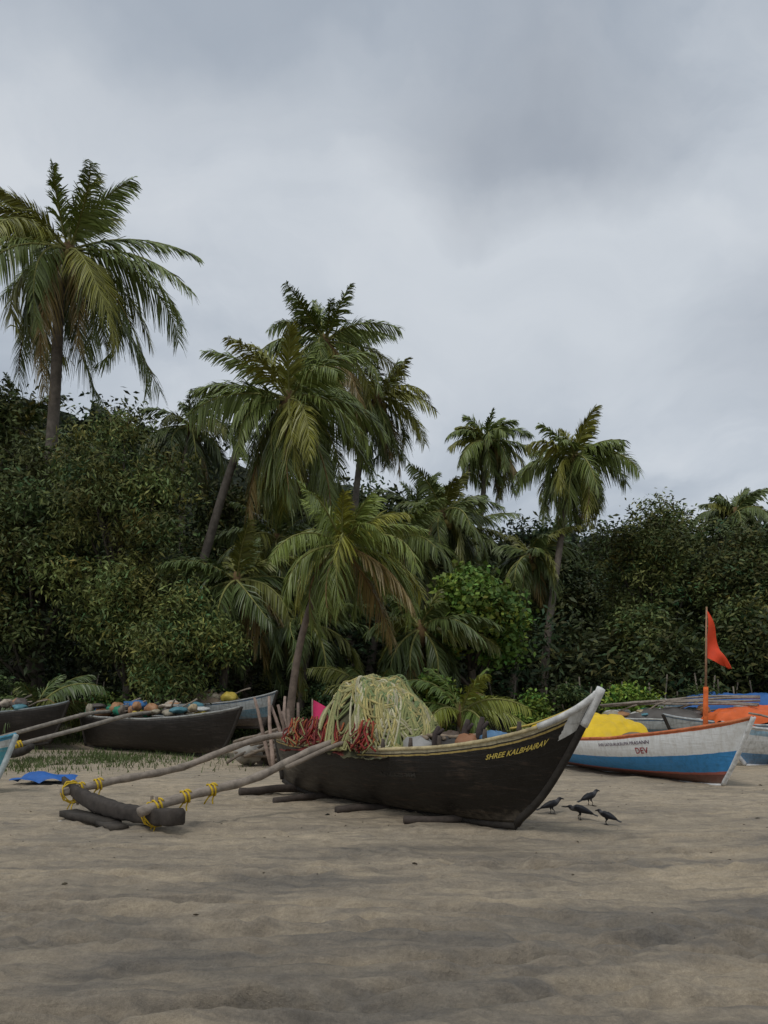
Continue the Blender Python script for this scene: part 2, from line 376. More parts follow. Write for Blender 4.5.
def palm(name,base,crown,L,nf,seed,bend=.6,col=PG,tr=.14,K=78,nuts=True,low=-.95,ll=.75,wid=.052,trunk_col=(.15,.125,.10),hang=1.0):
    r=np.random.default_rng(seed)
    g=gz_at(base[0],base[1]); e=empty(name,(base[0],base[1],g))
    cr=np.array([crown[0]-base[0],crown[1]-base[1],crown[2]-g])
    q=np.linspace(0,1,24)[:,None]
    pts=np.hstack([q**(1+bend)*cr[0],q*cr[1],np.sin(q*np.pi/2)**.95*cr[2]])
    pts+=np.hstack([.1*np.sin(q*7+seed),q*0,q*0])*min(1,cr[2]/8)
    rad=tr*(1-.42*q[:,0])+tr*.8*np.exp(-q[:,0]*16)
    q2=np.linspace(0,1,110); P2=np.stack([np.interp(q2,q[:,0],pts[:,i]) for i in range(3)],1)
    R2=np.interp(q2,q[:,0],rad)*(1+.05*(np.arange(110)%2))
    t=B(); 
    V_,F_=tube(P2,R2,9); t.add(V_,F_,col=np.array(trunk_col))
    ct=pts[-1]
    t.add(*tube([ct-np.array([0,0,.5]),ct-np.array([0,0,.15]),ct+np.array([0,0,.25])],[tr*.75,tr*1.5,tr*.6],8),col=(.14,.09,.04))
    Vf=[];Ff=[];Cf=[];n=0; ga=2.39996
    for i in range(nf):
        f=(i+.5)/nf; az=i*ga+r.normal(0,.35)
        e0=math.radians(78)-(math.radians(78)-low)*f**.72+r.normal(0,.16)
        Li=L*(.56+.48*math.sin(min(1,f*2.2)*math.pi/2))*r.uniform(.78,1.1)
        dr=.55+1.3*min(1,f*1.6)+r.normal(0,.22)
        if f>.85: dr*=.5
        cl_=np.array(col)*(1.35-.55*f)
        if f>.88 and r.random()<.6: cl_=np.array((.17,.125,.045))
        elif r.random()<.28: cl_=np.array(col)*np.array((1.6,1.25,.9))
        V,F_,c,P=frond(az,e0,Li,dr,ll*r.uniform(.85,1.1),r,cl_,K,wid,hang*(.5+.8*f),spread=.35+.65*min(1,f*2.4))
        V=V+ct; P=P+ct
        Vf.append(V);Ff.append(F_+n);Cf.append(c);n+=len(V)
        t.add(*tube(P[:-1],np.linspace(.045,.012,14),4,cap=False),col=(.22,.22,.07) if f<.85 else (.18,.12,.05))
    fast_mesh('fronds',np.vstack(Vf),np.vstack(Ff),M_frond,np.vstack(Cf),parent=e)
    if nuts:
        for k in range(9):
            a=r.uniform(0,6.28); p=ct+np.array([math.cos(a)*.28,math.sin(a)*.28,-.15-r.uniform(0,.35)])
            z=np.linspace(-1,1,6); t.add(*tube([p+np.array([0,0,.15*s_]) for s_ in z],[.02,.09,.125,.125,.09,.02],8),col=(.17,.14,.04))
    t.obj('trunk',M_bark,e)
    return e

palm('coconut_palm',(-11.0,28.0),(-9.9,28.0,15.4),4.5,40,11,bend=.1,tr=.22,K=96,ll=1.0,wid=.062)
palm('coconut_palm',(-6.6,25.6),(-2.75,25.6,9.9),3.5,38,12,bend=.0,tr=.15,K=88,ll=.9,wid=.056,low=-1.15,trunk_col=(.10,.085,.07))
palm('coconut_palm',(-1.9,31.0),(-2.15,31,13.7),3.2,34,13,bend=.1,tr=.15,ll=.8)
palm('coconut_palm',(-1.4,33.0),(-0.35,33,12.4),2.7,32,14,bend=.1,tr=.15,ll=.8,low=-1.2)
palm('coconut_palm',(-2.45,22.0),(-1.0,21.5,5.0),2.5,30,15,bend=.1,tr=.10,ll=.7,K=80,col=(.13,.165,.038),nuts=False,low=-.6,trunk_col=(.15,.115,.09),wid=.038)
palm('coconut_palm',(3.9,38),(4.5,38,12.2),2.4,32,16,bend=.5,tr=.14,ll=.7,wid=.062)
palm('coconut_palm',(5.3,29),(6.35,29,9.1),2.35,36,17,bend=.3,tr=.13,ll=.7,low=-1.1,wid=.052)
palm('coconut_palm',(4.3,29.5),(4.9,29.5,6.0),2.0,24,18,bend=.3,tr=.12,ll=.6,col=(.075,.10,.033))
palm('coconut_palm',(14.6,38),(15.0,38,9.1),2.2,30,19,bend=.1,tr=.15,ll=.65,wid=.065,col=(.085,.11,.038))
palm('coconut_palm',(-7.8,34),(-7.5,34,11.6),2.8,28,20,bend=.1,tr=.15,ll=.7,col=(.075,.10,.035))
palm('coconut_palm',(1.2,36),(1.3,36,8.9),2.7,28,21,bend=.1,tr=.15,ll=.7,col=(.085,.11,.035))
palm('coconut_palm',(3.4,37),(3.3,37,8.2),2.6,26,22,bend=.1,tr=.15,ll=.7,col=(.085,.11,.035))
palm('coconut_palm',(-4.6,25),(-4.1,25,4.6),2.6,24,23,bend=.1,tr=.13,ll=.7,col=(.065,.09,.03),nuts=False)
palm('coconut_palm',(-0.6,27.5),(0.5,27.5,6.2),2.6,26,24,bend=.1,tr=.13,ll=.7,col=(.08,.105,.03),nuts=False)
palm('coconut_palm',(0.6,24.5),(1.0,24.5,3.2),2.3,22,25,bend=.1,tr=.13,ll=.65,col=(.065,.09,.028),nuts=False)
palm('coconut_palm',(-13.0,31),(-12.9,31,10.5),3.2,28,26,bend=.1,tr=.18,ll=.7,col=(.065,.09,.03))
palm('coconut_palm',(-4.4,27.8),(-3.4,27.8,6.2),2.8,26,27,bend=.1,tr=.12,ll=.7,col=(.07,.095,.03))
palm('coconut_palm',(1.2,29.5),(2.0,29.5,7.4),2.4,26,28,bend=.1,tr=.12,ll=.65,col=(.08,.105,.032))
palm('coconut_palm',(-2.4,25.5),(-2.1,25.5,3.4),2.3,22,29,bend=.1,tr=.11,ll=.6,col=(.06,.085,.028),nuts=False)
palm('young_coconut_palm',(1.9,22.5),(1.95,22.5,.9),2.0,13,31,bend=.1,tr=.08,ll=.5,col=(.11,.16,.04),nuts=False,low=.25,wid=.04)
palm('young_coconut_palm',(-9.2,23.5),(-9.2,23.5,1.0),1.8,12,32,bend=.1,tr=.08,ll=.5,col=(.07,.10,.035),nuts=False,low=.2,wid=.04)
palm('young_coconut_palm',(-0.2,24),(-0.2,24,1.2),2.2,14,33,bend=.1,tr=.08,ll=.55,col=(.07,.10,.03),nuts=False,low=.2,wid=.04)

G1=(.078,.102,.036); G2=(.055,.073,.028)
tree('broadleaf_tree',-7.6,25.9,10.2,2.3,2.2,1.0,(.088,.116,.04),41,nblob=24,ncl=28,per=48,size=.18,asp=.3,droop=.6)
tree('broadleaf_tree',-10.9,27,9.6,2.7,2.4,.8,G2,42,nblob=20,ncl=26,per=42,size=.20)
tree('broadleaf_tree',-13.2,29,12.2,2.8,2.4,2.0,G2,43,nblob=18,ncl=22,size=.24)
tree('broadleaf_tree',-5.5,23.6,4.3,1.5,1.2,.3,(.092,.125,.043),44,nblob=14,ncl=24,per=44,size=.16,asp=.3,droop=.6,trunk_r=.08)
tree('broadleaf_tree',-5.2,30.5,8.8,2.0,2.0,1.0,G2,45,nblob=14)
tree('broadleaf_tree',-0.6,34,9.2,2.8,2.4,1.0,G2,46,nblob=16,ncl=22,size=.24)
tree('broadleaf_tree',2.5,34.5,8.2,2.4,2.4,1.0,G2,47,nblob=14,ncl=22,size=.24)
tree('broadleaf_tree',6.6,35.5,7.6,2.8,2.4,1.0,G2,48,nblob=16,ncl=22,size=.24)
tree('broadleaf_tree',9.4,31,8.6,2.4,2.4,.8,G1,49,nblob=22,ncl=24,per=46,size=.17)
tree('broadleaf_tree',12.1,32,7.9,2.5,2.4,.8,G2,50,nblob=18,ncl=26,size=.19)
tree('broadleaf_tree',14.6,30,7.2,2.8,2.4,.8,G1,51,nblob=16,ncl=24,size=.2)
tree('broadleaf_tree',11.2,27.5,4.2,2.1,1.8,.4,(.065,.09,.032),52,nblob=14,ncl=24)
tree('broadleaf_tree',8.6,28.5,4.0,1.5,1.5,.4,(.07,.095,.034),54,nblob=12,ncl=24)
tree('vine_covered_tree',2.45,25.8,4.75,1.85,1.3,2.0,(.08,.14,.028),53,nblob=16,ncl=28,per=46,size=.17,asp=.65)
def bush(x,y,r,h,col,seed,size=.13,asp=.5): return tree('shrub',x,y,h+gz_at(x,y),r,r*.8,.05,col,seed,nblob=9,ncl=16,per=34,size=size,asp=asp,trunk_r=.04,sig=.14)
bush(6.6,24.0,.75,1.5,(.10,.17,.03),61); bush(4.1,24.2,.5,1.3,(.09,.15,.03),62)
bush(1.2,23.2,.6,1.9,(.10,.17,.035),63); bush(-7.8,24.6,1.0,1.1,(.08,.13,.035),64)
bush(9.0,25,.9,1.2,(.06,.09,.03),65); bush(-4.4,24.6,.9,1.3,(.05,.085,.03),66); bush(-11.0,24.8,1.3,1.6,(.045,.075,.03),67)
bush(5.4,25.5,.8,1.2,(.045,.07,.026),68); bush(-1.7,24.6,1.0,1.5,(.04,.065,.026),69); bush(12.2,25,1.2,1.6,(.045,.07,.026),70)

# distant forest mass
rng=np.random.default_rng(5)
px=[-400,0,100,200,300,400,450,500,600,700,768,1200]; py=[430,405,405,440,480,505,530,545,530,525,520,500]
xs2=np.linspace(-34,34,150); zt=np.interp(xs2,(np.array(px)-384)*.0452,1.5+(690-np.array(py))*.0452)
zt=zt+ (fbm(xs2*.6,xs2*0+4,4)-.5)*2.8
vv=np.linspace(0,1,60); XX,VV=np.meshgrid(xs2,vv)
ZZ=VV*zt[None,:]+.3
YY=38.5+3.0*(VV**2)+(fbm(XX*.7,ZZ*.7,4)-.5)*4.5
idx=np.arange(XX.size).reshape(XX.shape)
F1=np.stack([idx[:-1,:-1],idx[:-1,1:],idx[1:,1:],idx[1:,:-1]],-1).reshape(-1,4)
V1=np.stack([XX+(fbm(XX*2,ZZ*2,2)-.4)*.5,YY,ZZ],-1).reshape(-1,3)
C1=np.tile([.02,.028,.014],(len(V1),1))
Vc=V1[rng.choice(len(V1),4000)]+rng.normal(size=(4000,3))*[.2,.3,.3]+[0,-.4,.15]
V2,F2,C2=leaf_quads(Vc,24,.45,.32,(.048,.066,.03),.4,.3,.5)
fast_mesh('distant_forest',np.vstack([V1,V2]),np.vstack([F1,F2+len(V1)]),M_fol,np.vstack([C1,C2]))
nC=1900
Cc=np.stack([rng.uniform(-16,18,nC),rng.uniform(26,33,nC),.7+rng.random(nC)**1.7*3.2],1)
V,F,C=leaf_quads(Cc,22,.35,.27,(.036,.052,.023),.35,.3,.5)
fast_mesh('undergrowth',V,F,M_fol,C)

# grass
rng=np.random.default_rng(8)
n=60000
gx=rng.uniform(-13,12,n); gy=rng.uniform(15.5,26,n)
dens=(fbm(gx*.5,gy*.7,3)); 
left=np.exp(-(((gx+7.0)/2.2)**2+((gy-18.6)/2.0)**2))*1.5
keep=(rng.random(n)< np.clip(left,0,1)*(dens>.36)+sm((gy-21.8)/2.5)*(dens>.4)*.9)
gx,gy=gx[keep],gy[keep]; n=len(gx); gz=ground_h(gx,gy)
hh=rng.uniform(.05,.17,n)*(1+.5*(gy>23)); a=rng.uniform(0,6.28,n); w_=.014
lean=rng.normal(0,.06,(n,2))
V=np.stack([np.stack([gx-np.cos(a)*w_,gy-np.sin(a)*w_,gz-.03],1),np.stack([gx+np.cos(a)*w_,gy+np.sin(a)*w_,gz-.03],1),np.stack([gx+lean[:,0],gy+lean[:,1],gz+hh],1)],1).reshape(-1,3)
fast_mesh('grass',V,np.arange(3*n).reshape(-1,3),M_fol,np.repeat(np.outer(rng.uniform(.55,1.2,n),(.10,.135,.042)),3,0))
# beach debris
rng=np.random.default_rng(9); b=B()
for k in range(620):
    x=rng.uniform(-6,7); y=3.8+rng.random()**.8*14; s=rng.uniform(.002,.008)*(1+(rng.random()<.05)*1.2)
    ix=int(np.argmin(abs(xs-x))); iy=int(np.argmin(abs(ys-y))); z=Z[iy,ix]
    q=rng.normal(size=3); q[2]*=.15; q=q/np.linalg.norm(q)*s*rng.uniform(1,2.6)
    b.add(*tube([np.array([x,y,z+s*.3])-q,np.array([x,y,z+s*.5]),np.array([x,y,z+s*.3])+q],[s*.4,s*.7,s*.3],5),col=[(.05,.035,.02),(.1,.08,.05),(.45,.42,.37),(.03,.03,.025)][rng.choice(4,p=[.38,.32,.07,.23])])
b.obj('beach_debris',M_wood)

# ------------------------------------------------------------ boats
def hullfn(L,Bm,gz,kz,rb,rs,mid=.48,pw=2.3,rexp=.75):
    def P(s,v,side,inset=0):
        t=(s-mid)/(1-mid) if s>mid else (s-mid)/mid
        plan=max(0,1-abs(t)**pw)**.9; ex=.5+.45*abs(t)**2
        wd=max(0,Bm*plan*max(0,1-(1-v)**2)**ex-inset)
        vv=max(v,0)
        a=s*L+rb*sm((s-.72)/.28)*(vv**rexp*(1-math.exp(-vv*14)))-rs*sm((.28-s)/.28)*v
        z=kz(s)+(gz(s)-kz(s))*v+inset*(1-v)
        return np.array([float(a),side*wd,float(z)])
    return P
def boat(name,loc,rz,P,mat,rimcol,incol=(.08,.07,.06),rail=.03,stemcol=(.03,.025,.02),thwarts=(.25,.45,.65,.8),NS=64,NV=16):
    e=empty(name,loc,rz)
    for nm,ins in(('hull',0),('inner_hull',.04)):
        V=[];A=[]
        for i in range(NS+1):
            s=i/NS; s=s if ins==0 else .01+.98*s
            for j in range(-NV,NV+1):
                v=(abs(j)/NV)**1.15; V.append(P(s,v,1 if j>=0 else -1,ins)); A.append((s,v,np.sign(j)))
        V=np.array(V); wv=2*NV+1; idx=np.arange(len(V)).reshape(NS+1,wv)
        F=np.stack([idx[:-1,:-1],idx[1:,:-1],idx[1:,1:],idx[:-1,1:]],-1).reshape(-1,4)
        if ins==0: fast_mesh(nm,V,F,mat,smooth=True,parent=e,attrs=A)
        else: fast_mesh(nm,V,F[:,::-1],M_wood,col=np.tile(incol,(len(V),1)),smooth=True,parent=e)
    b=B()
    for sd_ in(-1,1):
        pts=[P(s,1,sd_)+np.array([0,sd_*-.012,.005+.004*math.sin(s*37)]) for s in np.linspace(0,1,50)]
        b.add(*tube(pts,rail,6,sq=(1.0,.8)),col=rimcol)
    b.obj('gunwale',M_wood,e)
    b=B()
    pts=[P(1,v,1)+np.array([.012,0,0]) for v in np.linspace(0,1.0,22)]
    b.add(*tube(pts,.045,8,sq=(.7,1)),col=stemcol)
    pts=[P(0,v,1)-np.array([.012,0,0]) for v in np.linspace(0,1.0,12)]
    b.add(*tube(pts,.045,8,sq=(.7,1)),col=stemcol)
    pts=[P(s,0,1)-np.array([0,0,.02]) for s in np.linspace(0,1,30)]
    b.add(*tube(pts,.04,6,sq=(.8,1)),col=stemcol)
    b.obj('keel_and_stem',M_wood,e)
    b=B()
    for s in thwarts:
        p=P(s,.86,1); b.add(*box((p[0],0,p[2]),(.16,p[1]*2-.06,.035)),col=(.17,.13,.10))
    for s in np.linspace(.1,.9,13):
        for sd_ in(-1,1):
            pts=[P(s,v,sd_,.06) for v in np.linspace(.08,.97,8)]
            b.add(*tube(pts,.02,5),col=np.array(incol)*1.3)
    b.obj('thwarts_and_ribs',M_wood,e,smooth=False)
    return e
def hull_text(e,P,txt,s0,v0,ks,kv,size,col,side=-1,name='lettering'):
    cu=bpy.data.curves.new('t','FONT'); cu.body=txt; cu.size=size; cu.offset=.0015; cu.resolution_u=2; cu.fill_mode='FRONT'
    o=bpy.data.objects.new('t',cu); sc.collection.objects.link(o)
    dg=bpy.context.evaluated_depsgraph_get(); me=bpy.data.meshes.new_from_object(o.evaluated_get(dg))
    bpy.data.objects.remove(o)
    for v in me.vertices:
        s=s0+v.co.x*ks; vv=v0+v.co.y*kv
        p=P(s,vv,side); p1=P(s+.005,vv,side); p2=P(s,vv+.01,side)
        n=np.cross(p1-p,p2-p); n/=np.linalg.norm(n)+1e-9
        if n[1]*side<0: n=-n
        v.co=Vector(p+n*.010)
    a=me.color_attributes.new('col','FLOAT_COLOR','POINT')
    for d in a.data: d.color=(*col,1)
    me.materials.clear(); me.materials.append(M_paint)
    ob=bpy.data.objects.new(name,me); link(ob,e); return ob
def wob(p0,p1,n,amp,sag,r):
    t=np.linspace(0,1,n)[:,None]; p=np.array(p0)*(1-t)+np.array(p1)*t
    p+=np.sin(t*np.pi)*np.array([0,0,sag]); p[:,0]+=amp*np.sin(t[:,0]*6+r)*.6; p[:,2]+=amp*np.sin(t[:,0]*9+r*2)*.5; return p
def interp_path(keys,n):
    K=np.array(keys,float); d=np.concatenate([[0],np.cumsum(np.linalg.norm(np.diff(K,axis=0),axis=1))]); d/=d[-1]
    t=np.linspace(0,1,n); P=np.stack([np.interp(t,d,K[:,i]) for i in range(3)],1)
    for _ in range(3): P[1:-1]=(P[:-2]+2*P[1:-1]+P[2:])/4
    return P
def lashing(b,c,axis,r,turns=5,pitch=.022,col=(.62,.42,.03),tr=.011):
    a=Vector(axis).normalized(); u=a.orthogonal().normalized(); v=a.cross(u)
    pts=[]
    for i in range(turns*10+1):
        th=i/10*2*math.pi; k=(i/10-turns/2)*pitch
        rr=r*(1+.12*math.sin(i*1.7))
        pts.append(Vector(c)+a*(k+.012*math.sin(th*.5+1))+u*math.cos(th)*rr+v*math.sin(th)*rr)
    b.add(*tube([tuple(p) for p in pts],tr,5),col=col)
    for s in(-1,1):
        q=Vector(c)+a*s*.03-Vector((0,0,r)); b.add(*tube([tuple(q),tuple(q+Vector((.02*s,-.03,-.05))),tuple(q+Vector((.05*s,-.04,-.09)))],tr*.8,5),col=col)
def lump(b,c,s,col,seed,n=14,m=10):
    rr=np.random.default_rng(seed); V=[];F=[]
    for i in range(m+1):
        ph=math.pi*i/m
        for j in range(n):
            th=2*math.pi*j/n; d=np.array([math.cos(th)*math.sin(ph),math.sin(th)*math.sin(ph),math.cos(ph)])
            k=1+.16*math.sin(3*th+seed)*math.sin(2*ph)+.12*math.sin(5*th+seed*2+ph*3)+rr.normal(0,.05)
            V.append(np.array(c)+d*np.array(s)*k)
    for i in range(m):
        for j in range(n): F.append((i*n+j,(i+1)*n+j,(i+1)*n+(j+1)%n,i*n+(j+1)%n))
    b.add(V,np.array(F),col=col)

# --- main outrigger boat
gzM=lambda s:.79+.03*(1-s)**2+.67*max(0,(s-.42)/.58)**5
kzM=lambda s:.05+.03*max(0,(s-.8)/.2)**2+.12*max(0,(.2-s)/.2)**2
PM=hullfn(4.82,.66,gzM,kzM,1.08,.2)
mat=hull_mat('tarred_hull',[(0,(.013,.011,.009)),(.90,(.40,.29,.09)),(.925,(.03,.026,.02)),(.945,(.42,.36,.22))],tip=(.966,.76,(.6,.59,.55)),wear=(.075,.05,.033),wamt=.75,rough=.36,th=.53)
e=boat('outrigger_fishing_boat',(-1.5,13.2,0),math.atan2(-.8,.6),PM,mat,(.44,.36,.20),incol=(.05,.045,.04),thwarts=(.12,.3,.62,.74,.85))
b=B()
for sd_ in(-1,1): b.add(*tube([PM(s,1,sd_)+np.array([0,sd_*-.008,.012]) for s in np.linspace(.925,1,14)],.036,7),col=(.58,.57,.54))
b.add(*tube([PM(1,v,1)+np.array([.02,0,0]) for v in np.linspace(.78,1.04,8)],.048,8,sq=(.75,1)),col=(.58,.57,.54))
b.obj('painted_bow_cap',M_wood,e)
hull_text(e,PM,'SHREE KALBHAIRAV',.872,.775,.098,.95,.088,(.60,.46,.10))
hull_text(e,PM,'IND-GA-05-MM',.66,.60,.17,1.0,.09,(.05,.046,.038),name='registration_number')
b=B()
boom1=interp_path([(.62,-3.45,.27),(.6,-3.1,.30),(.6,-1.8,.52),(.62,-.55,.86),(.62,.2,.93),(.6,.95,.95)],40)
boom2=interp_path([(2.5,-3.22,.22),(2.47,-2.9,.28),(2.42,-1.8,.50),(2.38,-.66,.85),(2.36,.2,.92),(2.34,.98,.93)],40)
for bm,rr in((boom1,.050),(boom2,.053)):
    bm[:,2]+=.022*np.sin(np.linspace(0,14,40)); bm[:,0]+=.03*np.sin(np.linspace(1,9,40))
    b.add(*tube(bm,np.linspace(rr,rr*.85,40)*(1+.11*np.sin(np.arange(40)*1.9)),9),col=(.27,.225,.18))
b.add(*tube(interp_path([(2.62,-1.5,.60),(2.6,-.64,.90),(2.5,.9,.96)],14),.03,7),col=(.22,.18,.14))
b.obj('outrigger_booms',M_wood,e)
b=B()
# float: a hewn plank-like log, curved prow at the stern end, square-cut at the other
nt_=34; t=np.linspace(0,1,nt_)
fx=.44+(2.92-.44)*t; fy=-3.36+.40*t
zt_=.20+.24*(1-t)**3.2+.09*t**3; zb_=.055+.30*(1-t)**5+.05*t**4
hw=.085*np.clip(.25+2.2*t,0,1)*np.clip(1.25-.3*t,0,1)
V=[];F=[]
prof_=[(-1,.15),(-.75,0),(.75,0),(1,.15),(1,.8),(.7,1),(-.7,1),(-1,.8)]
rr_=np.random.default_rng(4)
for i in range(nt_):
    for (a_,c_) in prof_:
        V.append((fx[i]+rr_.normal(0,.004),fy[i]+a_*hw[i]*(1+rr_.normal(0,.05)),zb_[i]+(zt_[i]-zb_[i])*c_+rr_.normal(0,.005)))
for i in range(nt_-1):
    for j in range(8): j2=(j+1)%8; F.append((i*8+j,i*8+j2,(i+1)*8+j2,(i+1)*8+j))
n0=len(V); V.append((fx[0],fy[0],(zt_[0]+zb_[0])/2)); V.append((fx[-1]+.01,fy[-1],(zt_[-1]+zb_[-1])/2))
for j in range(8): j2=(j+1)%8; F.append((n0,j2,j,j)); F.append((n0+1,(nt_-1)*8+j,(nt_-1)*8+j2,(nt_-1)*8+j2))
b.add(V,np.array(F),col=(.055,.045,.037))
b.add(*box((1.35,-3.34,.04),(.95,.22,.07),rz=.22,ry=.03),col=(.05,.042,.034))
b.add(*box((1.95,-3.30,.025),(.55,.2,.05),rz=-.06),col=(.06,.05,.04))
for bm in((.66,-3.28),(2.47,-3.03)):
    for dx in(-.07,.07): b.add(*tube([(bm[0]+dx,bm[1],.12),(bm[0]+dx*.9,bm[1],.37)],.018,6),col=(.2,.16,.12))
b.obj('outrigger_float',M_wood,e)
b=B()
for bm,ks in((boom1,(2,4,33)),(boom2,(2,5,8,25,36))):
    for k in ks:
        ax=bm[k+1]-bm[k-1]; lashing(b,bm[k],ax,.064,turns=4)
for c in((.66,-3.32,.27),(2.47,-3.03,.18)): lashing(b,c,(1,0,0),.125,turns=3,pitch=.03,tr=.009)
b.obj('yellow_lashings',M_rope,e)
b=B()
lump(b,(3.05,.12,.86),(.22,.2,.17),(.42,.43,.44),1)
lump(b,(3.35,-.1,.80),(.2,.22,.14),(.3,.29,.27),2)
lump(b,(3.75,.08,.86),(.26,.18,.10),(.05,.045,.04),3)
lump(b,(4.1,.0,.90),(.2,.14,.10),(.3,.14,.07),4)
lump(b,(4.5,.02,.97),(.22,.10,.08),(.10,.2,.33),5)
lump(b,(3.5,.25,.90),(.14,.12,.11),(.1,.07,.05),8)
lump(b,(.35,.0,.80),(.3,.22,.12),(.12,.06,.05),9)
lump(b,(.9,.1,.85),(.25,.3,.16),(.16,.06,.05),10)
lump(b,(1.15,-.38,.84),(.26,.16,.14),(.26,.03,.03),12); lump(b,(1.5,-.45,.82),(.3,.14,.12),(.22,.03,.025),13); lump(b,(1.9,-.46,.82),(.2,.12,.09),(.34,.10,.05),14)
b.obj('gear_sacks',M_cloth,e)
b=B()
for s in(.60,.67,.75,.80,.86,.90):
    for sd_ in(-1,1):
        p=PM(s,1,sd_); b.add(*tube([p+np.array([0,-sd_*.04,-.1]),p+np.array([.01,-sd_*.03,.05]),p+np.array([.015,-sd_*.03,.13])],[.022,.028,.02],6),col=(.09,.07,.055))
for (x,y,h) in((3.9,.1,.30),(4.25,.0,.34),(3.62,-.1,.22)):
    z0=.86; b.add(*tube([(x,y,z0-.2),(x+.02,y,z0+h*.6),(x+.05,y+.01,z0+h)],[.05,.045,.025],7),col=(.06,.045,.04))
    b.add(*tube([(x,y,z0+h*.45),(x+.12,y+.02,z0+h*.85)],[.035,.02],6),col=(.06,.045,.04))
for k in range(6):
    p=PM(.62+.05*k,.98,1); b.add(*tube(wob((p[0]-.6,.3-.06*k,.9),(p[0]+.5,-.1+.05*k,.93+.02*k),8,.02,.02,k),.022,6),col=(.26,.2,.14))
b.obj('thole_pegs_and_oars',M_wood,e)
b=B(); b.add(*tube(interp_path([(5.75,0,1.38),(5.5,-.10,1.25),(5.2,-.2,1.14),(4.9,-.16,1.1)],14),.012,6),col=(.55,.42,.1)); b.obj('bow_rope',M_rope,e)

# net and rope pile
r=np.random.default_rng(21)
e=empty('fishing_net_pile',(-.12,11.37,0),math.atan2(-.8,.6))
def dome(u,v,k=1.0):
    rr=np.sqrt((u/1.02)**2+(v/.76)**2)
    h=np.clip(1-rr**2.1,0,1)**.75
    lum=(fbm(u*2.3+7,v*2.3+4,3)-.45)*.75
    return .72+ .90*k*h*(1+lum)+.05*h
uu=np.linspace(-1.07,1.07,80)
UU,VV=np.meshgrid(uu,uu*.74)
nz=(fbm(UU*7+3,VV*7+9,4)-.45)*.14
HH=dome(UU,VV,.92)+nz
idx=np.arange(UU.size).reshape(UU.shape)
F=np.stack([idx[:-1,:-1],idx[:-1,1:],idx[1:,1:],idx[1:,:-1]],-1).reshape(-1,4)
cn=fbm(UU*4,VV*4+2,3).reshape(-1,1)
C=np.where((UU.reshape(-1,1)<-.25)|(cn>.55),np.array([[.16,.035,.028]]),np.array([[.08,.075,.04]]))
fast_mesh('netting',np.stack([UU,VV,HH],-1).reshape(-1,3),F,M_rope,C,True,e)
b=B()
cols=[(.47,.41,.17),(.43,.39,.21),(.38,.36,.16),(.17,.22,.09),(.50,.46,.30),(.30,.31,.12),(.45,.38,.15),(.52,.47,.29),(.24,.27,.11)]
def rope(pts,c0): b.add(*tube(pts,.0150,5,cap=False),col=np.array(c0)*r.uniform(.6,1.1))
nb=24
for k in range(nb):
    lay=k/nb
    ph0=math.radians(r.normal(150,38)); ph1=ph0+math.pi+r.normal(0,.7)
    r0,r1=r.uniform(.3,.98),r.uniform(.6,1.0)
    A=np.array([math.cos(ph0)*r0,math.sin(ph0)*r0*.72]); Z_=np.array([math.cos(ph1)*r1,math.sin(ph1)*r1*.72])
    off=r.normal(0,.32); nrm=np.array([-(Z_-A)[1],(Z_-A)[0]]); nrm/=np.linalg.norm(nrm)+1e-6
    c0=cols[r.integers(len(cols))]; nr=r.integers(4,8); sway=r.normal(0,.10); ph=r.uniform(0,6); cross=r.normal(0,1.1)
    for q in range(nr):
        pts=[]; qs=(q-nr/2)
        jit=r.uniform(0,6); ja=r.uniform(.006,.03)
        for t_ in np.linspace(0,1,44):
            p=A*(1-t_)+Z_*t_+nrm*(off*math.sin(t_*math.pi)+sway*math.sin(t_*2*math.pi+ph)+qs*.03*(1+.6*math.sin(t_*5+ph)+cross*(t_-.5))+ja*math.sin(t_*9+jit))
            rr=math.sqrt((p[0]/1.02)**2+(p[1]/.76)**2)
            if rr>.985: p=p/rr*.985
            pts.append((p[0],p[1],float(dome(np.array(p[0]),np.array(p[1])))+.015+.05*lay+.02*math.sin(t_*11+jit)))
        rope(pts,c0)
for k in range(34):
    if k<20: cx,cy=r.normal(.05,.38),r.normal(-.12,.26)
    else: cx,cy=r.uniform(.35,.8),r.uniform(-.4,.2)
    A_,B_=r.uniform(.18,.42),r.uniform(.10,.24); a0=r.normal(2.6,.6); c0=cols[r.integers(len(cols))]; nr=r.integers(4,7)
    for q in range(nr):
        pts=[]; j=r.uniform(0,6); ox,oy=r.normal(0,.018,2)
        for i in range(41):
            th=i/40*2*math.pi; x=A_*(1+.075*q)*math.cos(th)+ox+.015*math.sin(3*th+j); y=B_*(1+.11*q)*math.sin(th)+oy+.015*math.cos(4*th+j)
            u=cx+x*math.cos(a0)-y*math.sin(a0); v=cy+x*math.sin(a0)+y*math.cos(a0)
            rr=math.sqrt((u/1.07)**2+(v/.79)**2)
            if rr>1: u/=rr; v/=rr
            pts.append((u,v,float(dome(np.array(u),np.array(v)))+.06+.035*k/34+.015*math.sin(5*th+j)))
        rope(pts,c0)
for k in range(110):
    u=r.uniform(-1.0,.8); v=-.50-r.uniform(0,.16)
    pts=[(u+r.normal(0,.03)*i,v-.03*i,1.12-.08*i+.02*r.normal()) for i in range(5)]
    b.add(*tube(pts,.012,4),col=[(.26,.035,.03),(.3,.28,.12),(.18,.04,.035),(.34,.10,.04)][k%4])
b.obj('rope_coils',M_rope,e)

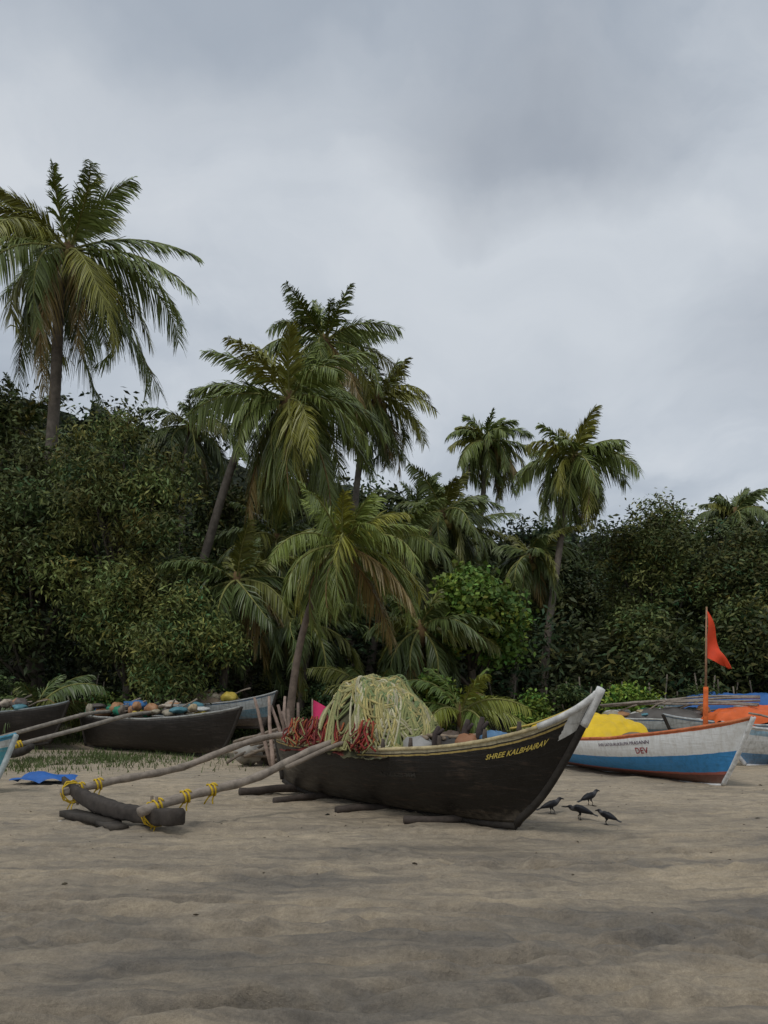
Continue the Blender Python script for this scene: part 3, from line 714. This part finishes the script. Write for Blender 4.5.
for (c,a,L_,r_) in [((-1.55,12.75,.07),.55,1.1,.06),((-.05,10.95,.05),.5,1.2,.05),((.75,10.0,.04),.25,1.1,.05),((-.9,12.0,.05),.6,1.3,.05)]:
    ee=empty('timber_roller',c,a); bb=B(); bb.add(*tube(wob((-L_/2,0,0),(L_/2,0,0),9,.02,0,c[0]),r_,8),col=(.07,.055,.045)); bb.obj('log',M_wood,ee)

# --- blue and white boat
g2=lambda s:.56+.12*s+.42*max(0,(s-.3)/.7)**3.2
k2=lambda s:.0+.03*max(0,(s-.8)/.2)**2
PB=hullfn(5.14,.80,g2,k2,.62,.1,pw=2.6,rexp=.9)
mat=hull_mat('painted_hull',[(0,(.16,.065,.05)),(.16,(.40,.12,.09)),(.20,(.05,.27,.58)),(.52,(.80,.81,.80)),(.95,(.55,.14,.05))],wear=(.40,.36,.32),wamt=.3,rough=.4,dirt=.82,th=.58)
e=boat('painted_fishing_boat',(3.4,18.5,0),math.atan2(-4.8,1.85),PB,mat,(.55,.17,.07),incol=(.3,.36,.4),stemcol=(.65,.65,.63))
hull_text(e,PB,'SHRI SATGURUKRUPA PRASANN',.58,.80,.135,1.0,.105,(.12,.08,.12))
hull_text(e,PB,'DEV',.74,.60,.16,1.3,.14,(.35,.03,.04))
def tarp(name,parent,cx,cy,ax,ay,z0,h,col,seed,mat=M_cloth,n=50,p=3.0,rz=0,wr=1.0):
    u=np.linspace(-1,1,n); U,V=np.meshgrid(u,u); x=U*ax; y=V*ay
    hh=(1-np.abs(U)**p)*(1-np.abs(V)**p)
    Zt=z0+h*np.clip(hh,0,1)**.6+(fbm(x*2.5+seed,y*2.5+seed*2,4)-.45)*.35*h*wr+.035*wr*np.abs(np.sin(x*5+y*4+seed+5*fbm(x*2,y*2,2)))
    ex=1+.10*(fbm(U*3+seed,V*3,3)-.45)*2
    ca,sa=math.cos(rz),math.sin(rz)
    xx=cx+(x*ca-y*sa)*ex; yy=cy+(x*sa+y*ca)*ex
    idx=np.arange(U.size).reshape(U.shape); F=np.stack([idx[:-1,:-1],idx[:-1,1:],idx[1:,1:],idx[1:,:-1]],-1).reshape(-1,4)
    return fast_mesh(name,np.stack([xx,yy,Zt],-1).reshape(-1,3),F,mat,np.tile(col,(U.size,1)),True,parent)
tarp('yellow_tarpaulin',e,1.45,0,1.35,.74,.50,.50,(.78,.52,.02),2,wr=1.3)
tarp('net_heap',e,3.2,0,.5,.5,.5,.22,(.2,.15,.1),4)
b=B(); b.add(*tube([(4.75,0,.45),(4.76,0,1.55)],[.045,.04],8),col=(.62,.13,.03)); b.add(*tube([(4.76,0,1.5),(4.78,.0,2.82)],[.02,.014],7),col=(.35,.2,.12))
b.obj('flag_pole',M_wood,e)
n=20; V=[];F=[]
for i in range(n):
    t=i/(n-1)
    for j in range(n):
        q=j/(n-1)
        zz=2.78-q*.76*(1-t)-t*.93
        V.append((4.78+.08*t+.035*math.sin(8*t+q*5),.37*t+.035*math.sin(7*t+9*q)*t,zz+.015*math.sin(9*q+4*t)))
for i in range(n-1):
    for j in range(n-1): F.append((i*n+j,i*n+j+1,(i+1)*n+j+1,(i+1)*n+j))
fast_mesh('red_flag',V,F,M_cloth,np.tile((.75,.07,.02),(len(V),1)),True,e)

# --- dark boat behind on the left
g3=lambda s:.80+.32*max(0,(s-.5)/.5)**3+.05*(1-s)**3
k3=lambda s:.02+.08*max(0,(s-.8)/.2)**2
P3=hullfn(5.5,.75,g3,k3,.7,.3)
mat=hull_mat('black_hull',[(0,(.017,.014,.012)),(.88,(.025,.022,.02)),(.95,(.15,.14,.13))],wear=(.06,.048,.038),wamt=.6,rough=.45)
e=boat('outrigger_fishing_boat',(-7.8,23.2,.02),math.atan2(-3.6,4.2),P3,mat,(.3,.3,.28),incol=(.06,.05,.045))
b=B()
for xx,z0 in((1.3,.25),(3.1,.3)):
    bm=interp_path([(xx,-3.6,z0),(xx,-2,.62),(xx,-.7,.92),(xx,.9,.98)],24); b.add(*tube(bm,.05,8),col=(.26,.23,.19)); 
b.add(*tube(np.stack([np.linspace(.6,3.8,16),np.full(16,-3.5),.14+.2*np.abs(np.linspace(-1,1,16))**4],1),.11*np.sin(np.linspace(.3,2.84,16))**.4,9),col=(.04,.035,.03))
b.obj('outrigger',M_wood,e)
b=B()
for xx in(1.3,3.1): lashing(b,(xx,-3.45,.32),(0,1,.2),.075,turns=5,pitch=.035,tr=.016)
b.obj('yellow_lashings',M_rope,e)
def gear(e,x0,x1,z,n,seed,wy=.3,up=.14):
    b=B(); rr_=np.random.default_rng(seed)
    for i in range(n):
        x=rr_.uniform(x0,x1); c=[(.55,.55,.52),(.42,.33,.2),(.38,.2,.1),(.05,.16,.36),(.45,.38,.3),(.1,.24,.28),(.12,.1,.09),(.03,.22,.13),(.55,.42,.08),(.2,.16,.12),(.34,.30,.22)][rr_.integers(11)]
        lump(b,(x,rr_.uniform(-wy,wy),z+rr_.uniform(0,up)),(rr_.uniform(.08,.26),rr_.uniform(.1,.22),rr_.uniform(.05,.15)),c,20+i)
    b.obj('nets_and_floats',M_cloth,e)
    b=B()
    for i in range(8):
        x=rr_.uniform(x0,x1-.5); b.add(*tube(wob((x,rr_.uniform(-wy,wy),z+.05),(x+rr_.uniform(.5,1.3),rr_.uniform(-wy,wy),z+rr_.uniform(.1,.4)),6,.02,.02,i),.022,5),col=(.28,.23,.18))
    b.obj('loose_sticks',M_wood,e)
gear(e,.3,4.8,.88,44,77,up=.24)
b=B()
def crate(b,c,s,col,rz=0):
    x,y,z=c; w,d,h=s; t_=.02
    M=Matrix.Rotation(rz,3,'Z')
    def bx(o,ss): 
        q=M@Vector(o); b.add(*box((x+q[0],y+q[1],z+o[2]),ss,rz),col=col)
    bx((0,0,t_/2),(w-.044,d-.044,t_))
    for k in range(3):
        zz=h*(.2+.3*k)
        bx((-w/2,0,zz),(t_,d,h*.24)); bx((w/2,0,zz),(t_,d,h*.24)); bx((0,-d/2,zz),(w-.045,t_,h*.24)); bx((0,d/2,zz),(w-.045,t_,h*.24))
crate(b,(2.0,.15,1.0),(.45,.32,.22),(.06,.17,.36),.2); crate(b,(4.0,.05,.95),(.4,.3,.22),(.4,.4,.38),-.2)
b.obj('fish_crates',M_plastic,e,smooth=False)

P4=hullfn(5.0,.7,g3,k3,.6,.3)
e=boat('fishing_boat',(-13.0,24.0,.1),math.radians(-22),P4,mat,(.2,.22,.22),incol=(.06,.05,.045))
gear(e,.8,4.5,.88,26,78,up=.2)
b=B(); b.add(*tube(interp_path([(3,-3.8,.7),(3.3,-1.5,.9),(3.5,.8,1.1)],16),.05,8),col=(.3,.27,.23)); b.obj('outrigger_boom',M_wood,e)
m4=hull_mat('pale_hull',[(0,(.10,.08,.07)),(.3,(.12,.20,.24)),(.62,(.38,.40,.39)),(.94,(.1,.17,.26))],wear=(.2,.18,.16),wamt=.8)
e=boat('fishing_boat',(-6.4,25.2,.5),math.radians(-38),hullfn(4.2,.62,lambda s:.62+.35*max(0,(s-.5)/.5)**3,lambda s:0.05,.5,.2),m4,(.33,.34,.33),incol=(.2,.2,.2))
tarp('net_heap',e,2.0,0,1.0,.5,.5,.4,(.22,.17,.12),6); gear(e,.5,3.2,.72,16,79,.25)
e=boat('fishing_boat',(-9.6,13.3,0),math.radians(-9),hullfn(3.95,.55,lambda s:.62+.25*max(0,(s-.5)/.5)**3,lambda s:.02,.45,.2),hull_mat('turquoise_hull',[(0,(.35,.36,.34)),(.45,(.07,.30,.36)),(.8,(.55,.58,.56)),(.93,(.05,.25,.4))],wear=(.3,.27,.22),wamt=.5),(.1,.3,.4),incol=(.2,.3,.33),stemcol=(.4,.45,.45))

# right-hand far boats
m5=hull_mat('white_hull',[(0,(.12,.25,.42)),(.3,(.62,.63,.62)),(.8,(.25,.4,.5)),(.94,(.5,.5,.48))],wear=(.3,.26,.22),wamt=.5)
P5=hullfn(4.4,.75,lambda s:.62+.25*max(0,(s-.5)/.5)**3,lambda s:.02,.5,.1)
e=boat('fishing_boat',(11.5,18.2,0),math.radians(189),P5,m5,(.5,.5,.48),incol=(.3,.3,.3),stemcol=(.5,.5,.5))
tarp('net_heap',e,2.2,0,1.3,.62,.55,.2,(.2,.2,.2),8); gear(e,1.5,3.8,.66,12,80,.3)
e=boat('fishing_boat',(11.6,21.6,.05),math.radians(184),P5,m4,(.4,.42,.42),incol=(.2,.2,.2))
tarp('orange_tarpaulin',e,2.6,0,1.25,.70,.62,.38,(.68,.13,.03),8,wr=1.6)
e=boat('fishing_boat',(12.6,25.0,.35),math.radians(183),hullfn(4.8,.85,lambda s:.7+.3*max(0,(s-.5)/.5)**3,lambda s:.02,.5,.1),m5,(.4,.42,.42),incol=(.2,.2,.2))
tarp('blue_tarpaulin',e,2.6,0,1.9,.85,.55,.45,(.04,.13,.35),9,wr=1.6)
e=boat('fishing_boat',(5.6,23.4,.1),math.radians(-28),hullfn(3.9,.6,lambda s:.66+.35*max(0,(s-.5)/.5)**3,lambda s:.02,.5,.1),m4,(.45,.45,.42),incol=(.1,.1,.1))
tarp('net_heap',e,1.8,0,1.0,.5,.55,.35,(.1,.09,.08),11); gear(e,.4,3.2,.74,16,81,.3)
b=B()
for k in range(5): b.add(*tube(wob((.2,.2-.12*k,.98),(4.0,-.5+.2*k,1.02+.06*k),10,.04,.06,k),.028,7),col=(.26,.22,.18))
b.obj('spars',M_wood,e)

# small items between boats
r=np.random.default_rng(31)
e=empty('pole_bundle',(-1.9,16.6,0)); b=B()
for k in range(8):
    x0=r.uniform(-.2,.4); tx=x0-r.uniform(.05,.45); h=r.uniform(.95,1.4)
    b.add(*tube(wob((x0,r.uniform(-.3,.3),0),(tx,r.uniform(-.2,.5),h),6,.02,0,k),[.045,.045,.04,.036,.032,.028],6),col=np.array((.26,.19,.15))*r.uniform(.6,1.2))
b.obj('poles',M_wood,e)
e=empty('driftwood_heap',(-2.0,17.4,0)); b=B()
for k in range(16):
    x=r.uniform(-.6,.8); b.add(*tube(wob((x-.45,r.uniform(-.5,.5),.1+r.uniform(0,.4)),(x+.45,r.uniform(-.5,.5),.2+r.uniform(0,.6)),6,.03,0,k),.03,6),col=np.array((.2,.16,.12))*r.uniform(.5,1.3))
b.obj('branches',M_wood,e); b=B()
lump(b,(-.2,.6,.3),(.5,.3,.34),(.16,.13,.11),41); lump(b,(.5,.4,.36),(.5,.4,.36),(.2,.13,.10),42); lump(b,(-.7,.2,.25),(.3,.3,.22),(.3,.28,.24),43)
b.obj('old_nets',M_cloth,e)
e=empty('marker_flag',(-1.15,14.2,0)); b=B(); b.add(*tube([(0,0,0),(0,0,1.36)],.012,6),col=(.25,.2,.15)); b.obj('staff',M_wood,e)
V=[];F=[];n=8
for i in range(n):
    for j in range(n):
        t,q=i/(n-1),j/(n-1); V.append((.02+.22*t-.03*q,.03*math.sin(6*t),1.34-.30*q*(1-.3*t)-.12*t))
for i in range(n-1):
    for j in range(n-1): F.append((i*n+j,i*n+j+1,(i+1)*n+j+1,(i+1)*n+j))
fast_mesh('flag_cloth',V,F,M_cloth,np.tile((.75,.05,.17),(len(V),1)),True,e)
e=empty('blue_plastic_sheet',(-5.45,14.2,.02)); tarp('sheet',e,0,0,.42,.40,.0,.10,(.03,.13,.42),12,p=2,wr=2.2)
r=np.random.default_rng(33); b=B()
for x in np.concatenate([np.arange(3.2,12,.22),np.arange(-13,-8,.25)]):
    if r.random()<.2: continue
    y=26.0+.3*r.normal(); z=gz_at(x,y); h=r.uniform(.8,1.6)
    b.add(*tube([(x,y,z-.1),(x+r.normal(0,.04),y,z+h*.5),(x+r.normal(0,.1),y,z+h)],.022,5),col=np.array((.2,.17,.13))*r.uniform(.5,1.2))
b.obj('stick_fence',M_wood)

# ------------------------------------------------------------ crows
def crow(loc,rz,sc_,pose):
    e=empty('crow',loc,rz,sc_)
    blk=(.012,.012,.015); gry=(.065,.062,.064)
    b=B(); pit=pose
    sp=np.array([(-.17,0,.125),(-.12,0,.135),(-.07,0,.15),(-.02,0,.165),(.04,0,.18),(.08,0,.20),(.105,0,.225),(.125,0,.248),(.15,0,.255),(.168,0,.252)])
    sp[6:,2]-=pit; sp[6:,0]+=pit*.2; sp[5,2]-=pit*.5
    rd=np.array([.012,.03,.048,.058,.058,.045,.034,.034,.028,.012])
    k=np.linspace(0,1,34); kk=np.linspace(0,1,len(sp)); S=np.stack([np.interp(k,kk,sp[:,i]) for i in range(3)],1); R=np.interp(k,kk,rd)
    for _ in range(2): S[1:-1]=(S[:-2]+2*S[1:-1]+S[2:])/4; R[1:-1]=(R[:-2]+2*R[1:-1]+R[2:])/4
    V,F=tube(S,R,14,sq=(.88,1.0))
    cc=np.tile(blk,(len(V),1)); ii=np.clip(np.arange(len(V))//14,0,33); cc[(ii>16)&(ii<25)]=gry
    b.add(V,F,cc); b.obj('body',M_feather,e)
    b=B(); hd=sp[8]
    b.add(*tube([hd+np.array([.0,0,.0]),hd+np.array([.03,0,-.004]),hd+np.array([.052,0,-.010]),hd+np.array([.066,0,-.02])],[.017,.013,.009,.002],8,sq=(.7,1)),col=(.01,.01,.01)); b.obj('beak',M_feather,e)
    b=B()
    for s in(-1,1):
        pts=[(.07,s*.045,.185),(.0,s*.062,.175),(-.08,s*.05,.145),(-.16,s*.026,.118),(-.21,s*.012,.10)]
        b.add(*tube(pts,[.022,.042,.036,.02,.004],10,sq=(.3,1.05)),col=blk)
    b.obj('wings',M_feather,e)
    b=B()
    V=[(-.14,-.018,.128),(-.14,.018,.128),(-.27,-.034,.078),(-.275,0,.076),(-.27,.034,.078),(-.14,-.018,.116),(-.14,.018,.116),(-.27,-.034,.070),(-.275,0,.068),(-.27,.034,.070)]
    b.add(V,np.array([(0,1,4,3),(0,3,2,2),(5,8,9,6),(5,7,8,8),(2,3,8,7),(3,4,9,8),(0,2,7,5),(1,6,9,4)]),col=blk); b.obj('tail',M_feather,e,smooth=False)
    b=B()
    for s,o in((-1,.02),(1,-.02)):
        b.add(*tube([(.0,s*.025,.13),(-.012+o*.3,s*.027,.09),(.012+o,s*.028,.055),(.0+o,s*.028,.006)],[.02,.014,.0055,.005],7),col=(.012,.012,.014))
        for a in(-.45,0,.45,math.pi): b.add(*tube([(o,s*.028,.006),(o+math.cos(a)*.022,s*.028+math.sin(a)*.022,.008),(o+math.cos(a)*.04,s*.028+math.sin(a)*.04,.003)],[.005,.004,.002],5),col=(.012,.012,.014))
    b.obj('legs',M_feather,e)
    b=B()
    for s in(-1,1): lump(b,sp[7]+np.array([.012,s*.029,.006]),(.004,.003,.004),(.002,.002,.002),1,8,6)
    b.obj('eyes',M_plastic,e)
def gzs(x,y): return float(Z[int(np.argmin(abs(ys-y))),int(np.argmin(abs(xs-x)))])
for (x,y,rz,s,p) in [(2.07,10.9,.2,.74,.0),(2.68,11.5,.45,.74,.0),(2.30,10.4,2.7,.78,.06),(2.50,9.95,2.4,.66,.02)]:
    crow((x,y,gzs(x,y)),rz,s,p)
